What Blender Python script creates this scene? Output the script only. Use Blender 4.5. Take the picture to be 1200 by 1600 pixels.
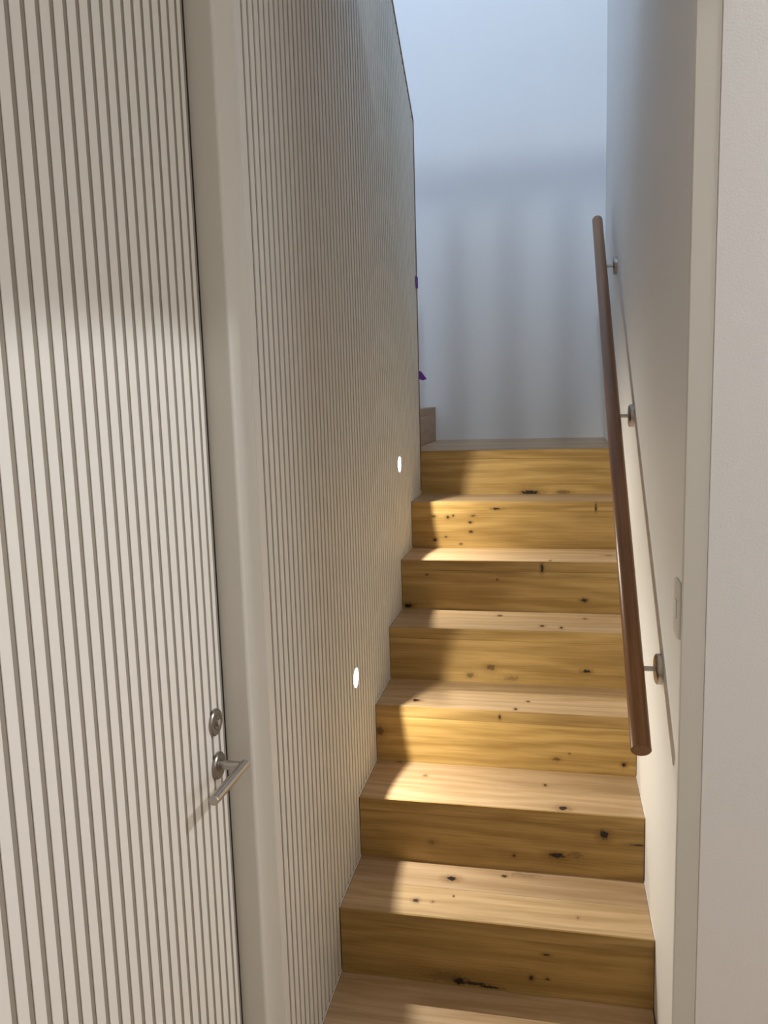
import bpy, bmesh, math, random
from mathutils import Vector, Matrix

random.seed(7)
for o in list(bpy.data.objects):
    bpy.data.objects.remove(o, do_unlink=True)
SC = bpy.context.scene
COL = SC.collection

# ------------------------------------------------------------------ camera
FPX, YAW, PITCH, ROLL = 1258.9, -0.2104, -0.1399, -0.029
fw = Vector((math.sin(YAW) * math.cos(PITCH), math.cos(YAW) * math.cos(PITCH), math.sin(PITCH)))
rt = Vector((math.cos(YAW), -math.sin(YAW), 0))
up = rt.cross(fw)
r2 = math.cos(ROLL) * rt + math.sin(ROLL) * up
u2 = -math.sin(ROLL) * rt + math.cos(ROLL) * up
cam = bpy.data.cameras.new('camera')
cam.sensor_fit = 'VERTICAL'
cam.sensor_height = 32.0
cam.lens = FPX / 1600 * 32.0
cam.clip_start = 0.02
camo = bpy.data.objects.new('camera', cam)
COL.objects.link(camo)
M3 = Matrix((r2, u2, -fw)).transposed()
camo.matrix_world = Matrix.Translation((0.5734, -1.9502, 1.5619)) @ M3.to_4x4()
SC.camera = camo

# ------------------------------------------------------------------ world, lights, exposure
wd = bpy.data.worlds.new('sky')
SC.world = wd
wd.use_nodes = True
wd.node_tree.nodes['Background'].inputs[0].default_value = (0.55, 0.68, 1.0, 1)
wd.node_tree.nodes['Background'].inputs[1].default_value = 0.05
SC.view_settings.view_transform = 'Standard'
SC.view_settings.look = 'None'
SC.view_settings.gamma = 1.0
SC.view_settings.exposure = 0.0
SC.view_settings.use_curve_mapping = False
SC.cycles.use_denoising = True
SC.cycles.max_bounces = 8
SC.cycles.diffuse_bounces = 6
SC.cycles.use_adaptive_sampling = True
SC.cycles.adaptive_threshold = 0.025
SC.cycles.sample_clamp_indirect = 3.0


def lamp(name, kind, loc, power, color, target=None, **kw):
    l = bpy.data.lights.new(name, kind)
    l.energy = power
    l.color = color
    for k, v in kw.items():
        setattr(l, k, v)
    o = bpy.data.objects.new(name, l)
    COL.objects.link(o)
    o.location = loc
    d = (Vector(target) - Vector(loc)).normalized() if target else Vector((0, 0, -1))
    o.rotation_euler = d.to_track_quat('-Z', 'Y').to_euler()
    return o


BLUE = (0.45, 0.65, 1.0)
COOL = (0.74, 0.86, 1.0)
WARM = (1.0, 0.95, 0.82)
ROOMC = (0.93, 0.95, 1.0)
# daylight coming in through the upstairs window and over the edge of the upper floor
lamp('window_daylight', 'AREA', (-0.12, -2.36, 4.40), 86, BLUE, (-0.12, 0.0, 4.40), shape='RECTANGLE', size=1.5, size_y=1.4)
# upstairs downlight that throws the balustrade's shadow on the end wall
lamp('upstairs_downlight_lamp', 'SPOT', (0.40, -1.5, 5.14), 125, COOL, (0.40, 2.385, 2.6),
     spot_size=math.radians(80), spot_blend=0.4, shadow_soft_size=0.065)
# room downlight beside the opening, washing the slatted door
lamp('room_downlight_lamp', 'SPOT', (1.80, -0.622, 2.68), 98, ROOMC, None,
     spot_size=math.radians(126.5), spot_blend=0.06, shadow_soft_size=0.03)
# soft fill light added at the room's right wall, no known source there
lamp('room_fill_light', 'AREA', (2.57, -1.35, 1.60), 14.5, ROOMC, (0.0, -1.35, 1.60), shape='RECTANGLE', size=0.75, size_y=1.2)

# ------------------------------------------------------------------ helpers


def tag(o, label, cat, group=None, kind=None):
    o['label'] = label
    o['category'] = cat
    if group:
        o['group'] = group
    if kind:
        o['kind'] = kind
    return o


def empty(name, loc=(0, 0, 0)):
    o = bpy.data.objects.new(name, None)
    o.empty_display_size = 0.1
    COL.objects.link(o)
    o.location = loc
    return o


def link(name, me, mat, parent=None, loc=(0, 0, 0)):
    o = bpy.data.objects.new(name, me)
    COL.objects.link(o)
    if mat and not me.materials:
        me.materials.append(mat)
    if parent:
        o.parent = parent
        o.location = Vector(loc) - parent_world(parent)
    else:
        o.location = loc
    return o


def parent_world(p):
    v = Vector((0, 0, 0))
    while p:
        v += p.location
        p = p.parent
    return v


def mesh_from_bm(name, bm, smooth=False):
    me = bpy.data.meshes.new(name)
    bmesh.ops.recalc_face_normals(bm, faces=bm.faces[:])
    bm.to_mesh(me)
    bm.free()
    if smooth:
        for p in me.polygons:
            p.use_smooth = True
    return me


def bm_box(bm, a, b):
    vs = [bm.verts.new((x, y, z)) for x in (a[0], b[0]) for y in (a[1], b[1]) for z in (a[2], b[2])]
    for f in ((0, 1, 3, 2), (4, 6, 7, 5), (0, 4, 5, 1), (2, 3, 7, 6), (0, 2, 6, 4), (1, 5, 7, 3)):
        bm.faces.new([vs[i] for i in f])


def box(name, a, b, mat, parent=None, bevel=0.0, seg=1):
    """axis aligned box between corners a and b in world space, origin at its centre"""
    c = (Vector(a) + Vector(b)) / 2
    bm = bmesh.new()
    bm_box(bm, Vector(a) - c, Vector(b) - c)
    if bevel:
        bmesh.ops.bevel(bm, geom=bm.edges[:], offset=bevel, segments=seg, affect='EDGES', profile=0.5)
    return link(name, mesh_from_bm(name, bm), mat, parent, c)


def boxes(name, lst, mat, parent=None, origin=(0, 0, 0), bevel=0.0):
    bm = bmesh.new()
    for a, b in lst:
        bm_box(bm, Vector(a) - Vector(origin), Vector(b) - Vector(origin))
    if bevel:
        bmesh.ops.bevel(bm, geom=bm.edges[:], offset=bevel, segments=1, affect='EDGES')
    return link(name, mesh_from_bm(name, bm), mat, parent, origin)


def prism(name, pts, axis, lo, hi, mat, parent=None, bevel=0.0):
    """polygon of 2-D points extruded along axis ('x','y','z') from lo to hi"""
    def P(p, t):
        return {'x': (t, p[0], p[1]), 'y': (p[0], t, p[1]), 'z': (p[0], p[1], t)}[axis]
    bm = bmesh.new()
    A = [bm.verts.new(P(p, lo)) for p in pts]
    B = [bm.verts.new(P(p, hi)) for p in pts]
    bm.faces.new(A)
    bm.faces.new(B[::-1])
    n = len(pts)
    for i in range(n):
        bm.faces.new((A[i], A[(i + 1) % n], B[(i + 1) % n], B[i]))
    if bevel:
        bmesh.ops.bevel(bm, geom=bm.edges[:], offset=bevel, segments=2, affect='EDGES')
    c = sum((v.co for v in bm.verts), Vector()) / len(bm.verts)
    for v in bm.verts:
        v.co -= c
    return link(name, mesh_from_bm(name, bm), mat, parent, c)


def lathe(name, prof, base, axis, mat, parent=None, n=40):
    """prof = [(radius, height)] turned about axis through base"""
    q = Vector((0, 0, 1)).rotation_difference(Vector(axis).normalized())
    bm = bmesh.new()
    rings = []
    for r, h in prof:
        if r < 1e-6:
            rings.append([bm.verts.new(q @ Vector((0, 0, h)))])
        else:
            rings.append([bm.verts.new(q @ Vector((r * math.cos(2 * math.pi * i / n), r * math.sin(2 * math.pi * i / n), h))) for i in range(n)])
    for A, B in zip(rings, rings[1:]):
        for i in range(n):
            j = (i + 1) % n
            if len(A) == 1 and len(B) == 1:
                break
            if len(A) == 1:
                bm.faces.new((A[0], B[i], B[j]))
            elif len(B) == 1:
                bm.faces.new((A[i], A[j], B[0]))
            else:
                bm.faces.new((A[i], A[j], B[j], B[i]))
    me = mesh_from_bm(name, bm, True)
    o = link(name, me, mat, parent, base)
    try:
        me.set_sharp_from_angle(angle=math.radians(35))
    except Exception:
        pass
    return o


# ------------------------------------------------------------------ materials
def new_mat(name):
    m = bpy.data.materials.new(name)
    m.use_nodes = True
    nt = m.node_tree
    return m, nt, nt.nodes['Principled BSDF']


def paint(name, col, rough=0.6, bump=0.15, scale=260, spec=0.35):
    m, nt, b = new_mat(name)
    tc = nt.nodes.new('ShaderNodeTexCoord')
    n = nt.nodes.new('ShaderNodeTexNoise')
    n.inputs['Scale'].default_value = scale
    n.inputs['Detail'].default_value = 3
    nt.links.new(tc.outputs['Object'], n.inputs['Vector'])
    bp = nt.nodes.new('ShaderNodeBump')
    bp.inputs['Strength'].default_value = bump
    bp.inputs['Distance'].default_value = 0.001
    nt.links.new(n.outputs['Fac'], bp.inputs['Height'])
    nt.links.new(bp.outputs['Normal'], b.inputs['Normal'])
    n2 = nt.nodes.new('ShaderNodeTexNoise')
    n2.inputs['Scale'].default_value = 2.0
    nt.links.new(tc.outputs['Object'], n2.inputs['Vector'])
    mx = nt.nodes.new('ShaderNodeMix')
    mx.data_type = 'RGBA'
    mx.inputs['A'].default_value = (*[c * 0.97 for c in col], 1)
    mx.inputs['B'].default_value = (*col, 1)
    nt.links.new(n2.outputs['Fac'], mx.inputs['Factor'])
    nt.links.new(mx.outputs['Result'], b.inputs['Base Color'])
    b.inputs['Roughness'].default_value = rough
    b.inputs['Specular IOR Level'].default_value = spec
    return m


def metal(name, col, rough):
    m, nt, b = new_mat(name)
    tc = nt.nodes.new('ShaderNodeTexCoord')
    mp = nt.nodes.new('ShaderNodeMapping')
    mp.inputs['Scale'].default_value = (900, 40, 40)
    n = nt.nodes.new('ShaderNodeTexNoise')
    n.inputs['Scale'].default_value = 1
    nt.links.new(tc.outputs['Object'], mp.inputs['Vector'])
    nt.links.new(mp.outputs['Vector'], n.inputs['Vector'])
    mr = nt.nodes.new('ShaderNodeMapRange')
    mr.inputs['To Min'].default_value = rough * 0.8
    mr.inputs['To Max'].default_value = rough * 1.2
    nt.links.new(n.outputs['Fac'], mr.inputs['Value'])
    nt.links.new(mr.outputs['Result'], b.inputs['Roughness'])
    b.inputs['Base Color'].default_value = (*col, 1)
    b.inputs['Metallic'].default_value = 1.0
    return m


def emit(name, col, s):
    m, nt, b = new_mat(name)
    b.inputs['Base Color'].default_value = (0.03, 0.03, 0.03, 1)
    b.inputs['Emission Color'].default_value = (*col, 1)
    b.inputs['Emission Strength'].default_value = s
    return m


def knot_group():
    g = bpy.data.node_groups.new('knot', 'ShaderNodeTree')
    I = g.interface
    I.new_socket('Vector', in_out='INPUT', socket_type='NodeSocketVector')
    I.new_socket('Centre', in_out='INPUT', socket_type='NodeSocketVector')
    I.new_socket('InvRadius', in_out='INPUT', socket_type='NodeSocketVector')
    I.new_socket('Strength', in_out='INPUT', socket_type='NodeSocketFloat')
    I.new_socket('Dark', in_out='INPUT', socket_type='NodeSocketFloat')
    I.new_socket('Halo', in_out='INPUT', socket_type='NodeSocketFloat')
    I.new_socket('Dark', in_out='OUTPUT', socket_type='NodeSocketFloat')
    I.new_socket('Halo', in_out='OUTPUT', socket_type='NodeSocketFloat')
    N, L = g.nodes, g.links
    gi, go = N.new('NodeGroupInput'), N.new('NodeGroupOutput')
    s = N.new('ShaderNodeVectorMath'); s.operation = 'SUBTRACT'
    L.new(gi.outputs['Vector'], s.inputs[0]); L.new(gi.outputs['Centre'], s.inputs[1])
    m = N.new('ShaderNodeVectorMath'); m.operation = 'MULTIPLY'
    L.new(s.outputs[0], m.inputs[0]); L.new(gi.outputs['InvRadius'], m.inputs[1])
    ln = N.new('ShaderNodeVectorMath'); ln.operation = 'LENGTH'
    L.new(m.outputs[0], ln.inputs[0])
    nz = N.new('ShaderNodeTexNoise'); nz.inputs['Scale'].default_value = 95; nz.inputs['Detail'].default_value = 2
    L.new(gi.outputs['Vector'], nz.inputs['Vector'])
    mr0 = N.new('ShaderNodeMath'); mr0.operation = 'MULTIPLY_ADD'
    L.new(nz.outputs['Fac'], mr0.inputs[0]); mr0.inputs[1].default_value = 1.6; mr0.inputs[2].default_value = -0.8
    ad = N.new('ShaderNodeMath'); ad.operation = 'ADD'
    L.new(ln.outputs['Value'], ad.inputs[0]); L.new(mr0.outputs[0], ad.inputs[1])
    for nm, lo, hi in (('Dark', 0.55, 1.05), ('Halo', 0.7, 2.6)):
        mr = N.new('ShaderNodeMapRange'); mr.interpolation_type = 'SMOOTHSTEP'
        mr.inputs['From Min'].default_value = lo; mr.inputs['From Max'].default_value = hi
        mr.inputs['To Min'].default_value = 1; mr.inputs['To Max'].default_value = 0
        L.new(ad.outputs[0], mr.inputs['Value'])
        k = N.new('ShaderNodeMath'); k.operation = 'MULTIPLY'
        L.new(mr.outputs['Result'], k.inputs[0]); L.new(gi.outputs['Strength'], k.inputs[1])
        mx = N.new('ShaderNodeMath'); mx.operation = 'MAXIMUM'
        L.new(k.outputs[0], mx.inputs[0]); L.new(gi.outputs[nm], mx.inputs[1])
        L.new(mx.outputs[0], go.inputs[nm])
    return g


KNOT = knot_group()


def oak(name, light, dark, rough=0.42, knots=(), across='y', off=(0, 0, 0), grain=1.0, along='x'):
    """oak board, grain along x; knots = (x, v, rx, rv, strength) in the board's own space"""
    m, nt, b = new_mat(name)
    N, L = nt.nodes, nt.links
    tc = N.new('ShaderNodeTexCoord')
    src = tc.outputs['Object']

    def mapping(scale, add=(0, 0, 0)):
        if along == 'y':
            scale = (scale[1], scale[0], scale[2])
        mp = N.new('ShaderNodeMapping')
        mp.inputs['Location'].default_value = [a + c for a, c in zip(off, add)]
        mp.inputs['Scale'].default_value = scale
        L.new(src, mp.inputs['Vector'])
        return mp.outputs['Vector']
    # cathedral figure: distorted rings cut lengthwise
    wv = N.new('ShaderNodeTexWave'); wv.wave_type = 'BANDS'; wv.bands_direction = 'Y' if across == 'y' else 'Z'
    wv.inputs['Scale'].default_value = 6.5 * grain
    wv.inputs['Distortion'].default_value = 14
    wv.inputs['Detail'].default_value = 3
    wv.inputs['Detail Scale'].default_value = 0.8
    wv.inputs['Detail Roughness'].default_value = 0.55
    L.new(mapping((0.22, 1, 1)), wv.inputs['Vector'])
    fine = N.new('ShaderNodeTexNoise'); fine.inputs['Scale'].default_value = 1; fine.inputs['Detail'].default_value = 5
    fine.inputs['Roughness'].default_value = 0.62
    L.new(mapping((4.5, 150, 150)), fine.inputs['Vector'])
    broad = N.new('ShaderNodeTexNoise'); broad.inputs['Scale'].default_value = 1; broad.inputs['Detail'].default_value = 3
    L.new(mapping((1.9, 16, 16), (3, 1, 2)), broad.inputs['Vector'])

    def mix(a, bb, fac):
        mth = N.new('ShaderNodeMath'); mth.operation = 'MULTIPLY_ADD'
        L.new(a, mth.inputs[0]); mth.inputs[1].default_value = fac
        if bb is None:
            mth.inputs[2].default_value = 0
        else:
            L.new(bb, mth.inputs[2])
        return mth.outputs[0]
    f = mix(wv.outputs['Fac'], None, 0.15)
    f = mix(fine.outputs['Fac'], f, 0.52)
    f = mix(broad.outputs['Fac'], f, 0.36)
    cr = N.new('ShaderNodeValToRGB')
    e = cr.color_ramp.elements
    e[0].position = 0.39; e[0].color = (*dark, 1)
    e[1].position = 0.68; e[1].color = (*light, 1)
    L.new(f, cr.inputs['Fac'])
    col = cr.outputs['Color']
    if knots:
        dk = hl = None
        for (x, v, rx, rv, s) in knots:
            g = N.new('ShaderNodeGroup'); g.node_tree = KNOT
            L.new(src, g.inputs['Vector'])
            if across == 'y':
                g.inputs['Centre'].default_value = (x, v, 0); inv = (1 / rx, 1 / rv, 0)
            else:
                g.inputs['Centre'].default_value = (x, 0, v); inv = (1 / rx, 0, 1 / rv)
            g.inputs['InvRadius'].default_value = inv
            g.inputs['Strength'].default_value = s
            if dk:
                L.new(dk, g.inputs['Dark' ]); L.new(hl, g.inputs['Halo'])
            dk, hl = g.outputs['Dark'], g.outputs['Halo']
        for fac, c, k in ((hl, (dark[0] * 0.6, dark[1] * 0.52, dark[2] * 0.45), 0.6), (dk, (0.016, 0.012, 0.010), 1.0)):
            sc = N.new('ShaderNodeMath'); sc.operation = 'MULTIPLY'
            L.new(fac, sc.inputs[0]); sc.inputs[1].default_value = k
            mx = N.new('ShaderNodeMix'); mx.data_type = 'RGBA'
            L.new(sc.outputs[0], mx.inputs['Factor']); L.new(col, mx.inputs['A'])
            mx.inputs['B'].default_value = (*c, 1)
            col = mx.outputs['Result']
    L.new(col, b.inputs['Base Color'])
    b.inputs['Roughness'].default_value = rough
    b.inputs['Specular IOR Level'].default_value = 0.4
    bp = N.new('ShaderNodeBump'); bp.inputs['Strength'].default_value = 0.12; bp.inputs['Distance'].default_value = 0.001
    L.new(fine.outputs['Fac'], bp.inputs['Height'])
    L.new(bp.outputs['Normal'], b.inputs['Normal'])
    return m


M_WALL = paint('wall_paint', (0.80, 0.785, 0.76))
M_CEIL = paint('ceiling_paint', (0.86, 0.86, 0.84))
M_SLAT = paint('slat_paint', (0.75, 0.715, 0.65), 0.5, 0.08)
M_BACK = paint('groove_tone', (0.285, 0.25, 0.20), 0.7, 0.05)  # darker tone than the slats, seen between them
M_TRIM = paint('trim_paint', (0.66, 0.635, 0.565), 0.42, 0.04)
M_WHITE = paint('white_bead', (0.80, 0.78, 0.74), 0.5, 0.03)
M_STEEL = metal('brushed_steel', (0.50, 0.47, 0.43), 0.30)
M_STEELD = metal('dark_steel', (0.30, 0.27, 0.24), 0.38)
M_DARK = paint('shadow_gap', (0.02, 0.018, 0.015), 0.8, 0)
M_LED = emit('led_lens', (1.0, 0.95, 0.86), 6)
M_LAMP = emit('downlight_lens', (1.0, 0.9, 0.78), 6)
M_TAPE = paint('purple_tape', (0.13, 0.035, 0.30), 0.6, 0.1)
M_SWITCH = paint('switch_plastic', (0.72, 0.70, 0.66), 0.35, 0)
OAK_L, OAK_D = (0.60, 0.425, 0.255), (0.43, 0.285, 0.150)
RIS_L, RIS_D = (0.53, 0.345, 0.125), (0.325, 0.195, 0.058)
RIS_W, RIS_V = (0.50, 0.34, 0.20), (0.40, 0.26, 0.145)
M_CAP = oak('capping_oak', (0.26, 0.16, 0.09), (0.17, 0.10, 0.055), 0.5)
M_RAIL = oak('rail_timber', (0.295, 0.140, 0.060), (0.180, 0.082, 0.033), 0.32, grain=0.6)
M_RAIL.node_tree.nodes['Principled BSDF'].inputs['Specular IOR Level'].default_value = 0.26
M_BEHIND = oak('plain_oak', OAK_L, OAK_D)

# ------------------------------------------------------------------ dimensions
W = 0.823          # clear width of the flight
TR, R = 0.2542, 0.19
YB = 2.385         # end wall
YE = 1.530         # far end of the slatted wall
ZC = 2.70          # ground floor ceiling
ZU = 3.04          # upper floor
ZR = 5.42          # roof
XD = -0.078        # door plane
XL = -1.06         # far left wall of the upper flight
XR = 2.6           # room right wall
YF = -3.6          # room wall behind the camera
YO = -0.549        # front of the partition right of the opening
NT = 0.002


def z_cap(y):
    return 2.700 + (YE - y) * 0.714


def z_floor(y):
    return R * max(0, min(7, math.floor(y / TR + 1e-6) + 1)) if y >= 0 else 0.0


# ------------------------------------------------------------------ structure
S = 'structure'
tag(box('wall_right', (W, -0.30, -0.05), (W + 0.10, YB + 0.1, ZR), M_WALL), 'plain white plaster wall carrying the timber handrail', 'wall', kind=S)
tag(box('wall_back', (XL - 0.1, YB, 1.0), (W, YB + 0.1, ZR), M_WALL), 'white end wall above the stair landing', 'wall', kind=S)
tag(box('wall_far_left', (XL - 0.1, YF, -0.05), (XL, YB, ZR), M_WALL), 'white wall beyond the upper flight of stairs', 'wall', kind=S)
# partition right of the opening with a flat architrave board on its edge
tag(box('wall_front_right', (W + 0.0010, YO, -0.05), (XR, -0.302, ZC), M_WALL, bevel=0.001), 'white partition wall right of the stair opening', 'wall', kind=S)
tag(box('trim_1', (0.7855, YO + 0.0006, 0.0), (W + 0.0008, YO + 0.013, ZC), M_TRIM, bevel=0.0015, seg=2), 'smooth pale upright board at the right edge of the stair opening', 'trim', kind=S)
tag(boxes('wall_room_right', [((XR, YF, -0.05), (XR + 0.1, -1.75, ZC)), ((XR, -0.95, -0.05), (XR + 0.1, -0.302, ZC)), ((XR, -1.75, -0.05), (XR + 0.1, -0.95, 0.98)), ((XR, -1.75, 2.22), (XR + 0.1, -0.95, ZC))], M_WALL), 'white wall on the right of the room', 'wall', kind=S)
tag(box('wall_room_rear', (XL, YF - 0.1, -0.05), (XR + 0.1, YF, ZC), M_WALL), 'white wall at the rear of the room', 'wall', kind=S)
tag(box('wall_upper_right', (W, -2.50, ZU), (W + 0.1, -0.30, ZR), M_WALL), 'white wall along the upper floor', 'wall', kind=S)
tag(boxes('ceiling', [((-0.112, YF, ZC), (XR, 0.30, ZU - 0.02)), ((XL, YF, ZC), (-0.112, -0.25, ZU - 0.02))], M_CEIL), 'flat white ceiling of the ground floor room', 'ceiling', kind=S)
tag(box('roof', (XL, -2.50, ZR), (W, YB, ZR + 0.2), M_CEIL), 'flat white ceiling high above the stairwell', 'ceiling', kind=S)
wx0, wx1, wz0, wz1 = -0.87, 0.63, 3.70, 5.10
tag(boxes('wall_upper_rear', [((XL, -2.50, ZU), (wx0, -2.40, ZR)), ((wx1, -2.50, ZU), (W, -2.40, ZR)),
                              ((wx0, -2.50, ZU), (wx1, -2.40, wz0)), ((wx0, -2.50, wz1), (wx1, -2.40, ZR))], M_WALL), 'white upstairs wall around the daylight window', 'wall', kind=S)
wn = empty('window_1', (-0.12, -2.42, wz0))
tag(wn, 'white framed upstairs window letting daylight in', 'window', kind=S)
boxes('window_frame', [((wx0, -2.43, wz0), (wx1, -2.39, wz0 + 0.04)), ((wx0, -2.43, wz1 - 0.04), (wx1, -2.39, wz1)),
                       ((wx0, -2.43, wz0 + 0.04), (wx0 + 0.04, -2.39, wz1 - 0.04)), ((wx1 - 0.04, -2.43, wz0 + 0.04), (wx1, -2.39, wz1 - 0.04))], M_WHITE, wn, (-0.12, -2.42, wz0))
# left corridor wall around the slatted door
DY0, DY1, DZ = -1.335, -0.4978, 2.36
tag(boxes('wall_left', [((XD - 0.12, YF, -0.05), (XD + 0.01, DY0 - 0.03, ZC)), ((XD - 0.12, DY0 - 0.03, DZ + 0.03), (XD + 0.01, -0.4925, ZC)),
                        ((XD - 0.12, DY0 - 0.03, -0.05), (XD - 0.05, -0.4925, DZ + 0.03))], M_WALL), 'white wall holding the slatted door', 'wall', kind=S)
# stub between the door and the slatted wall: flat face, rounded nose, splayed reveal
stub = [(XD - 0.12, -0.4925)]
cx, cy, rr = -0.031, -0.4845, 0.008
for i in range(9):
    a = -math.pi / 2 + i * (math.pi * 0.42) / 8
    stub.append((cx + rr * math.cos(a), cy + rr * math.sin(a)))
stub += [(-0.0140, -0.4730), (-0.0060, -0.4600), (-0.0006, -0.4525), (XD - 0.12, -0.4525)]
tag(prism('trim_2', stub, 'z', -0.02, ZC, M_TRIM), 'rounded off-white lining between the slatted door and slatted wall', 'trim', kind=S)

# floor
fl = tag(box('floor', (XL, YF, -0.06), (XR, 0.0, -0.021), M_BEHIND), 'oak floorboards at the foot of the stairs', 'floor', kind=S)
y = 0.0
k = 0
while y > YF + 1e-6:
    y2 = max(y - 0.19, YF)
    x0, x1 = (0.0015, W - 0.003) if y > -0.5 else (XD + 0.012, XR)
    mt = oak('floor_oak', OAK_L, OAK_D, off=(3.1 * k + 1.7, 0.37 * k, 0.2 * k)) if k < 3 else M_BEHIND
    if y > -0.5 and y2 < -0.5:
        y2 = -0.5
    box('floorboard', (x0, y2 + 0.0006, -0.021), (x1, y - 0.0006, 0.0), mt, fl, 0.0008)
    y = y2
    k += 1

# ------------------------------------------------------------------ slatted wall
sw = empty('wall_left_stair', (0, 0, 0))
tag(sw, 'tall white slatted wall rising beside the oak stairs', 'wall', kind=S)
Y0 = -0.4523
SLATS = []
CORE = prism('wall_core', [(Y0, -0.05), (YE - 0.006, -0.05), (YE - 0.006, z_cap(YE - 0.006) - 0.012), (0.30, z_cap(0.30) - 0.012), (0.30, ZC), (Y0, ZC)], 'x', -0.11, -NT - 0.001, M_BACK, sw)
SPACING, GROOVE = 0.03195, 0.0098
yc = -0.4111
spans = [(Y0, yc - GROOVE / 2)]
while yc < YE:
    a = yc + GROOVE / 2
    b = min(yc + SPACING - GROOVE / 2, YE - 0.007)
    if b - a > 0.004:
        spans.append((a, b))
    yc += SPACING
for a, b in spans:
    zb = min(z_floor(a + 1e-4), z_floor(b - 1e-4)) + 0.007
    if b > 0.30:
        za, zbb = (z_cap(a) if a > 0.30 else z_cap(0.30)) - 0.013, z_cap(b) - 0.013
    else:
        za = zbb = ZC
    SLATS.append((a, b, prism('slat', [(a, zb), (b, zb), (b, zbb), (a, za)], 'x', -NT - 0.001, 0.0, M_SLAT, sw, 0.0006)))

# capping of the slatted wall: sloped board on top and board down the far end
cp = empty('trim_3', (0, YE, z_cap(YE)))
tag(cp, 'thin brown timber capping along the slatted wall edge', 'trim', kind=S)
q = 0.004
prism('capping_board', [(0.30, z_cap(0.30) - 0.012), (YE + q, z_cap(YE + q) - 0.012), (YE + q, z_cap(YE + q)), (0.30, z_cap(0.30))], 'x', -0.114, 0.0025, M_CAP, cp)
box('end_board', (-0.114, YE - 0.006, 1.331), (0.0025, YE + q, z_cap(YE + q) - 0.0125), M_CAP, cp)

# fine white bead along treads, right wall and landing
bl = []
for i in range(0, 7):
    y0 = -0.42 if i == 0 else (i - 1) * TR
    y1 = i * TR
    h = 0.020 if i == 6 else 0.007
    bl.append(((0.0, y0, i * R + 0.0005), (0.0016, y1, i * R + h)))
    if i:
        bl.append(((W - 0.0016, y0, i * R + 0.0005), (W, y1, i * R + 0.005)))
bl.append(((W - 0.0025, 6 * TR, 7 * R + 0.0005), (W, YB, 7 * R + 0.005)))
bl.append(((-0.0495, YB - 0.0025, 7 * R + 0.0005), (W, YB, 7 * R + 0.006)))
bl.append(((-0.0515, YB - 0.003, 7 * R + 0.0005), (-0.0475, YB, 7 * R + 0.185)))
tag(boxes('trim_4', bl, M_WHITE), 'fine white sealant bead along the edges of the treads', 'trim', kind=S)

# ------------------------------------------------------------------ staircase
KNOT_R = {7: [(0.4712, 1.1449, 0.043, 0.0138, 1), (0.6101, 1.147, 0.0317, 0.0109, 0.5)], 6: [(0.3472, 1.1114, 0.0203, 0.0041, 1), (0.7321, 1.1164, 0.0039, 0.0152, 1), (0.093, 1.0798, 0.0105, 0.0053, 0.7), (0.1506, 1.0773, 0.0078, 0.0066, 0.9), (0.1716, 1.0826, 0.0052, 0.0053, 0.8), (0.252, 1.0827, 0.0103, 0.0052, 0.7), (0.2413, 1.0565, 0.009, 0.0052, 0.9), (0.2434, 1.0172, 0.0078, 0.0053, 0.9), (0.0963, 0.9844, 0.0079, 0.0067, 1), (0.1413, 0.9954, 0.0053, 0.0042, 0.7), (0.201, 0.9667, 0.0065, 0.004, 0.7)], 5: [(0.5293, 0.9253, 0.0058, 0.0169, 1), (0.0993, 0.8938, 0.0049, 0.0037, 0.8), (0.3649, 0.8788, 0.0047, 0.0037, 0.7), (0.0246, 0.7719, 0.0175, 0.0089, 1), (0.6812, 0.8079, 0.0114, 0.0072, 1)], 4: [(0.3579, 0.6251, 0.0177, 0.0116, 0.6), (0.2862, 0.5942, 0.0134, 0.0093, 0.5), (0.6797, 0.6252, 0.0147, 0.0068, 1), (0.4303, 0.589, 0.0263, 0.0092, 0.35)], 3: [(0.4046, 0.5495, 0.004, 0.0075, 1), (0.014, 0.4813, 0.0129, 0.0199, 0.6), (0.5796, 0.4219, 0.0118, 0.0064, 0.6), (0.7851, 0.417, 0.0076, 0.0073, 1), (0.6208, 0.4417, 0.0039, 0.0032, 0.6)], 2: [(0.7119, 0.3213, 0.014, 0.0155, 1), (0.581, 0.2465, 0.0251, 0.0099, 1), (0.219, 0.2548, 0.0115, 0.0102, 0.45), (0.4591, 0.2349, 0.0055, 0.005, 0.9), (0.6347, 0.2536, 0.0213, 0.0118, 0.35), (0.8059, 0.2989, 0.0206, 0.0029, 0.9)], 1: [(0.3257, 0.013, 0.0172, 0.0114, 1), (0.3634, 0.011, 0.0442, 0.0057, 0.9), (0.4059, 0.006, 0.027, 0.0038, 1), (0.5149, 0.0476, 0.0066, 0.0074, 1), (0.556, 0.0493, 0.0065, 0.0037, 0.9), (0.5544, 0.1186, 0.0098, 0.0036, 0.9), (0.295, 0.02, 0.0688, 0.019, 0.3)]}
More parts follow.
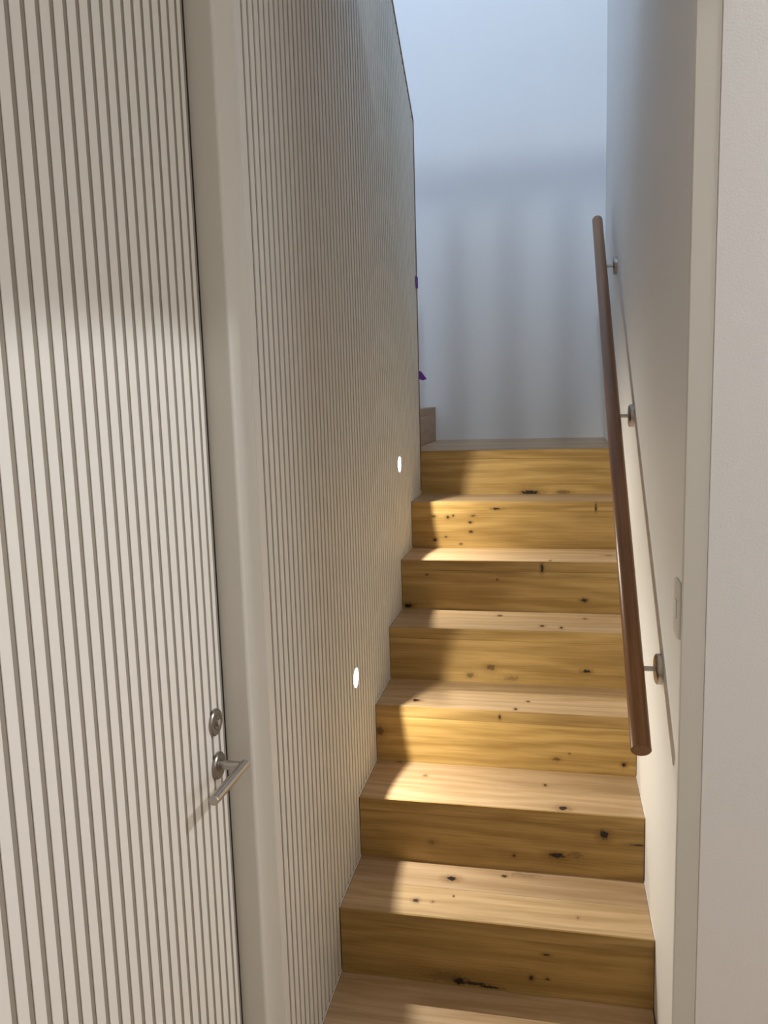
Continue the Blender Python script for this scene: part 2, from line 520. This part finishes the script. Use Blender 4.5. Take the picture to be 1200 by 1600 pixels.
KNOT_T = {5: [(0.5656, 1.281, 0.0075, 0.012, 1), (0.5593, 1.0389, 0.0046, 0.012, 0.8), (0.772, 1.1493, 0.0187, 0.012, 0.6)], 4: [(0.3778, 0.9488, 0.0093, 0.012, 0.8), (0.5318, 0.8306, 0.0088, 0.0119, 1), (0.5971, 0.8139, 0.0065, 0.0117, 1), (0.681, 0.9369, 0.0089, 0.012, 0.6)], 3: [(0.1256, 0.5667, 0.0147, 0.0112, 1), (0.4538, 0.5329, 0.006, 0.008, 1), (0.4898, 0.6038, 0.0061, 0.0067, 0.9)], 2: [(0.1765, 0.4203, 0.008, 0.0086, 0.5), (0.547, 0.4118, 0.0057, 0.0074, 0.9), (0.5989, 0.2788, 0.0162, 0.012, 1), (0.078, 0.5064, 0.0104, 0.0069, 0.7)], 1: [(0.2859, 0.1824, 0.0181, 0.012, 1), (0.4332, 0.219, 0.0072, 0.0063, 0.9), (0.2011, 0.0657, 0.0087, 0.0084, 0.9), (0.3011, 0.1026, 0.0028, 0.0046, 0.9), (0.6351, 0.0624, 0.0041, 0.0054, 0.6), (0.4908, 0.2347, 0.0542, 0.012, 0.3), (0.2472, 0.0676, 0.0052, 0.0056, 0.6)], 7: [(0.3875, 1.598, 0.0167, 0.012, 0.9)], 6: [(0.5976, 1.2658, 0.0294, 0.012, 0.5)]}
st = empty('staircase', (W / 2, 0, 0))
tag(st, 'knotty oak staircase with square treads climbing to the landing', 'staircase')
X0, X1 = 0.0016, W - 0.0016


def board(name, a, b, knots, across, idx, parent, dark=1.0):
    c = (Vector(a) + Vector(b)) / 2
    ci = 1 if across == 'y' else 2
    kn = []
    for (x, v, rx, rv, s) in knots:
        if a[ci] - 0.02 < v < b[ci] + 0.02:
            kn.append((x - c[0], v - c[ci], rx, rv, s))
    t = random.uniform(0.88, 1.08) * dark
    w_ = random.uniform(0.94, 1.05)
    cl, cd = (OAK_L, OAK_D) if across == 'y' else (RIS_L, RIS_D)
    L_ = (cl[0] * t, cl[1] * t, cl[2] * t * w_)
    D_ = (cd[0] * t, cd[1] * t, cd[2] * t * w_)
    m = oak('oak_board', L_, D_, 0.42, kn, across, (random.uniform(0, 20), random.uniform(0, 20), random.uniform(0, 20)), random.uniform(0.7, 1.25))
    return box(name, a, b, m, parent, 0.0009)


TH = 0.038
for i in range(1, 8):
    y0 = (i - 1) * TR
    zt = i * R
    board('riser', (X0, y0 + 0.0004, zt - R - 0.02), (X1, y0 + 0.02, zt - TH - 0.0004), KNOT_R.get(i, ()), 'z', i, st)
    kt = KNOT_T.get(i, ())
    board('nosing', (X0, y0, zt - TH), (X1, y0 + 0.0055, zt), KNOT_R.get(i, ()), 'z', i, st)
    y0 += 0.0057
    if i < 7:
        ym = y0 + random.uniform(0.118, 0.140)
        board('tread_board', (X0, y0, zt - TH), (X1, ym - 0.0002, zt), kt, 'y', i, st)
        board('tread_board', (X0, ym + 0.0002, zt - TH), (X1, i * TR + 0.02, zt), kt, 'y', i, st)
    else:
        xl = -0.052
        yy = y0
        n = 0
        while yy < YB - 0.001:
            y2 = min(yy + 0.132, YB - 0.001)
            xa = X0 if yy < YE + 0.004 else xl
            if yy < YE + 0.004 < y2:
                y2 = YE + 0.0045
            board('tread_board', (xa, yy + 0.0002, zt - TH), (X1, y2 - 0.0002, zt), kt, 'y', 20 + n, st)
            yy = y2
            n += 1

# upper flight behind the slatted wall
uf = empty('upper_staircase', (-0.58, YE, 7 * R))
tag(uf, 'upper oak stairs turning left from the landing', 'staircase')
box('riser', (-0.072, YE + 0.005, 7 * R - TH), (-0.0535, YB - 0.0005, 8 * R - TH - 0.012), oak('oak_winder', RIS_W, RIS_V, 0.42, (), 'z', (4, 7, 2), 0.8, 'y'), uf, 0.0009)
box('tread_board', (XL + 0.002, YE + 0.005, 8 * R - TH - 0.0115), (-0.0535, YB - 0.0005, 8 * R - 0.0115), oak('oak_winder_tread', RIS_W, RIS_V, 0.42, (), 'z', (1, 3, 9), 0.8, 'y'), uf, 0.0009)
for i in range(1, 8):
    ya = YE + 0.005 - (i - 1) * TR
    zt = 8 * R - 0.0115 + i * R
    box('riser', (XL + 0.002, ya - 0.02, zt - R), (-0.116, ya - 0.0004, zt - TH), M_BEHIND, uf, 0.0009)
    box('tread_board', (XL + 0.002, ya - TR - (0.02 if i < 7 else 0), zt - TH), (-0.116, ya, zt), M_BEHIND, uf, 0.0009)

# ------------------------------------------------------------------ slatted door
dr = empty('door_1', (XD, (DY0 + DY1) / 2, 0.0))
tag(dr, 'white slatted door with steel lever handle at left of stairs', 'door', kind=S)
box('door_panel', (XD - 0.046, DY0, 0.006), (XD - NT, DY1, DZ), M_BACK, dr)
box('door_gap_shade', (XD - 0.046, DY1 + 0.0008, 0.006), (XD - 0.0012, -0.4930, DZ), M_DARK, dr)  # dark strip in the door gap, shade put in as colour
GROOVE = 0.0106
g0 = -0.5285  # last groove before the latch edge
DP = 0.0320
yc = g0
lim = -0.5100
while lim > DY0:
    a = max(yc + GROOVE / 2, DY0)
    b = lim
    if b - a > 0.003:
        box('slat', (XD - NT, a, 0.006), (XD, b, DZ), M_SLAT, dr, 0.0006)
    lim = yc - GROOVE / 2
    yc -= DP
# lock and lever
ly, lz, ky_, kz = -0.547, 0.854, -0.5485, 0.9440
lk = lathe('lock_rose', [(0, 0), (0.0265, 0), (0.0265, 0.004), (0.0245, 0.0065), (0.016, 0.0065), (0.0155, 0.0055), (0.0135, 0.0055), (0.013, 0.007), (0, 0.007)], (XD, ky_, kz), (1, 0, 0), M_STEELD, dr)
lathe('lock_cylinder', [(0, 0), (0.0075, 0), (0.0075, 0.0045), (0.006, 0.0055), (0, 0.0055)], (XD + 0.007, ky_, kz), (1, 0, 0), M_STEEL, lk)
lathe('lever_rose', [(0, 0), (0.0265, 0), (0.0265, 0.005), (0.0245, 0.0075), (0.0125, 0.0075), (0.012, 0.009), (0, 0.009)], (XD, ly, lz), (1, 0, 0), M_STEELD, dr)
lv = lathe('lever', [(0, 0), (0.0088, 0), (0.0096, 0.001), (0.0096, 0.152), (0.0088, 0.153), (0, 0.153)], (XD + 0.055, ly + 0.0096, lz + 0.002), (0, -1, 0.012), M_STEEL, dr)
lathe('lever_neck', [(0.0088, 0), (0.0088, 0.048)], (XD + 0.008, ly, lz + 0.002), (1, 0, 0), M_STEEL, lv)

# ------------------------------------------------------------------ handrail
RX = 0.760


def zr(y):
    return 0.912 + 0.731 * (y + 0.019)


ra, rb = Vector((RX, -0.199, zr(-0.199))), Vector((RX, 1.915, zr(1.915)))
ax = (rb - ra).normalized()
hr = empty('handrail', ra)
tag(hr, 'round brown timber handrail on steel brackets along the right wall', 'handrail')
ln = (rb - ra).length
rad = 0.0225
# turned bar built along local x so that the grain runs with it
bm = bmesh.new()
NS = 32
prof = [(rad - 0.002, 0), (rad, 0.002), (rad, ln - 0.008), (rad - 0.0025, ln - 0.0025), (rad - 0.008, ln)]
rings = [[bm.verts.new((h, r * math.cos(2 * math.pi * i / NS), r * math.sin(2 * math.pi * i / NS))) for i in range(NS)] for r, h in prof]
for A, B in zip(rings, rings[1:]):
    for i in range(NS):
        bm.faces.new((A[i], A[(i + 1) % NS], B[(i + 1) % NS], B[i]))
bm.faces.new(rings[0])
bm.faces.new(rings[-1][::-1])
me = mesh_from_bm('rail', bm, True)
rail = link('rail', me, M_RAIL, hr, ra)
rail.rotation_euler = ax.to_track_quat('X', 'Z').to_euler()
me.set_sharp_from_angle(angle=math.radians(40))
for by in (-0.019, 0.769, 1.574):
    bz = zr(by) - 0.004
    bk = lathe('bracket', [(0, 0), (0.0365, 0), (0.0365, 0.011), (0.034, 0.0145), (0.030, 0.0165), (0, 0.0165)], (W, by, bz), (-1, 0, 0), M_STEEL, hr)
    lathe('bracket_arm', [(0.0062, 0), (0.0062, 0.036)], (W - 0.0155, by, bz), (-1, 0, 0), M_STEEL, bk, 20)

# ------------------------------------------------------------------ recessed step lights
def drill(o, y, z, r):
    """cut a round hole along x through the face of a wall piece"""
    bm = bmesh.new()
    bmesh.ops.create_cone(bm, cap_ends=True, segments=48, radius1=r, radius2=r, depth=0.05,
                          matrix=Matrix.Translation((0, y, z)) @ Matrix.Rotation(math.pi / 2, 4, 'Y'))
    cut = link('cutter', mesh_from_bm('cutter', bm), None)
    md = o.modifiers.new('hole', 'BOOLEAN')
    md.operation = 'DIFFERENCE'
    md.solver = 'EXACT'
    md.object = cut
    bpy.context.view_layer.update()
    dg = bpy.context.evaluated_depsgraph_get()
    me = bpy.data.meshes.new_from_object(o.evaluated_get(dg))
    o.modifiers.clear()
    o.data = me
    bpy.data.objects.remove(cut, do_unlink=True)


HOLE, DEPTH, LIFT = 0.0285, 0.0110, 0.0175
for (ly_, lz_, lab) in ((0.2685, 0.7475, 'glowing round step light in slatted wall beside the lower steps'),
                        (1.0375, 1.3145, 'glowing round step light in slatted wall beside the upper steps')):
    sl = empty('step_light', (0.0, ly_, lz_))
    tag(sl, lab, 'step light', 'recessed step lights in the slatted wall')
    drill(CORE, ly_, lz_, HOLE + 0.0012)
    for a, b, o in SLATS:
        if a < ly_ + HOLE + 0.0012 and b > ly_ - HOLE - 0.0012:
            drill(o, ly_, lz_, HOLE + 0.0012)
    # recessed cup: glowing inner wall, lens at the bottom, lamp close under the upper lip
    lathe('rim', [(HOLE + 0.0010, -0.019), (HOLE + 0.0010, 0.0006), (HOLE, 0.0006), (HOLE, -0.0005)], (0, ly_, lz_), (1, 0, 0), M_WHITE, sl)
    lathe('cup', [(HOLE, -0.0005), (HOLE, -0.018)], (0, ly_, lz_), (1, 0, 0), M_LED, sl)
    lathe('lens', [(HOLE, -0.018), (0, -0.018)], (0, ly_, lz_), (1, 0, 0), M_LED, sl)
    lamp('step_light_lamp', 'SPOT', (-DEPTH, ly_, lz_ + LIFT), 22.0, WARM, (1.0, ly_, lz_ + LIFT - 1.05), spot_size=math.radians(178), spot_blend=1.0, shadow_soft_size=0.0017)

# ------------------------------------------------------------------ light switch on the right wall
sy, sz = -0.262, 1.120
swt = empty('light_switch', (W, sy, sz))
tag(swt, 'white light switch plate on the right stair wall below the handrail', 'switch')
box('switch_plate', (W - 0.006, sy - 0.0285, sz - 0.058), (W, sy + 0.036, sz + 0.058), M_SWITCH, swt, 0.002)
box('rocker', (W - 0.009, sy - 0.010, sz - 0.020), (W - 0.006, sy + 0.012, sz + 0.020), M_WHITE, swt, 0.0015)

# ------------------------------------------------------------------ scraps of tape on the wall end
bm = bmesh.new()
bm_box(bm, (-0.0016, -0.020, -0.023), (0.0012, 0.026, 0.023))
link_t = link('masking_tape', mesh_from_bm('masking_tape', bm), M_TAPE, None, (0.0042, YE - 0.019, 2.044))
tag(link_t, 'small upright purple tape strip high on the slatted wall edge', 'tape', 'purple tape scraps')
tp = prism('masking_tape', [(0.0026, 1.676), (0.0120, 1.672), (0.0350, 1.640), (0.0190, 1.634), (0.0026, 1.640)], 'y', YE + 0.0005, YE + 0.0014, M_TAPE)
tag(tp, 'torn purple tape flap sticking out low on the slatted wall edge', 'tape', 'purple tape scraps')

# ------------------------------------------------------------------ ceiling lights and upper balustrade (out of frame, they light the place)
for (x, y, z, lab) in ((1.80, -0.622, ZC, 'round white downlight in the ceiling close to the partition wall'),
                       (0.40, -1.5, 5.20, 'round white downlight hanging above the upper floor')):
    d = empty('downlight', (x, y, z))
    tag(d, lab, 'downlight', 'round ceiling downlights')
    lathe('rim', [(0.056, 0), (0.056, -0.004), (0.046, -0.006), (0.044, -0.001)], (x, y, z), (0, 0, 1), M_WHITE, d)
    lathe('lens', [(0.044, -0.001), (0, -0.001)], (x, y, z), (0, 0, 1), M_LAMP, d)
    if z > 4:
        lathe('stem', [(0.012, 0.001), (0.012, ZR - z)], (x, y, z), (0, 0, 1), M_WHITE, d, 16)
w2 = empty('added_window', (XR, -1.35, 0.95))  # frame made up to carry the added room fill light
tag(w2, 'added white frame around the fill light in the right wall of the room', 'window', kind=S)
boxes('window_frame', [((XR - 0.02, -1.78, 0.95), (XR + 0.02, -1.73, 2.25)), ((XR - 0.02, -0.97, 0.95), (XR + 0.02, -0.92, 2.25)),
                       ((XR - 0.02, -1.73, 0.95), (XR + 0.02, -0.97, 1.0)), ((XR - 0.02, -1.73, 2.20), (XR + 0.02, -0.97, 2.25))], M_WHITE, w2, (XR, -1.35, 0.95))
bal = empty('balustrade', (W / 2, 0.24, ZU))
tag(bal, 'timber balustrade at the edge of the upper floor', 'balustrade')
box('top_rail', (0.0, 0.215, ZU + 0.945), (W - 0.001, 0.285, ZU + 1.0), M_CAP, bal, 0.004)
for i in range(-3, 4):
    x = 0.377 + i * 0.128
    if 0.02 < x < W - 0.02:
        box('baluster', (x - 0.019, 0.231, ZU - 0.018), (x + 0.019, 0.269, ZU + 0.945), M_CAP, bal, 0.002)
tag(boxes('upper_floor', [((-0.112, YF, ZU - 0.0195), (W - 0.001, 0.30, ZU - 0.001)), ((XL + 0.001, YF, ZU - 0.0195), (-0.1125, -0.25, ZU - 0.001))], M_BEHIND), 'oak floor of the upper storey', 'floor', kind=S)
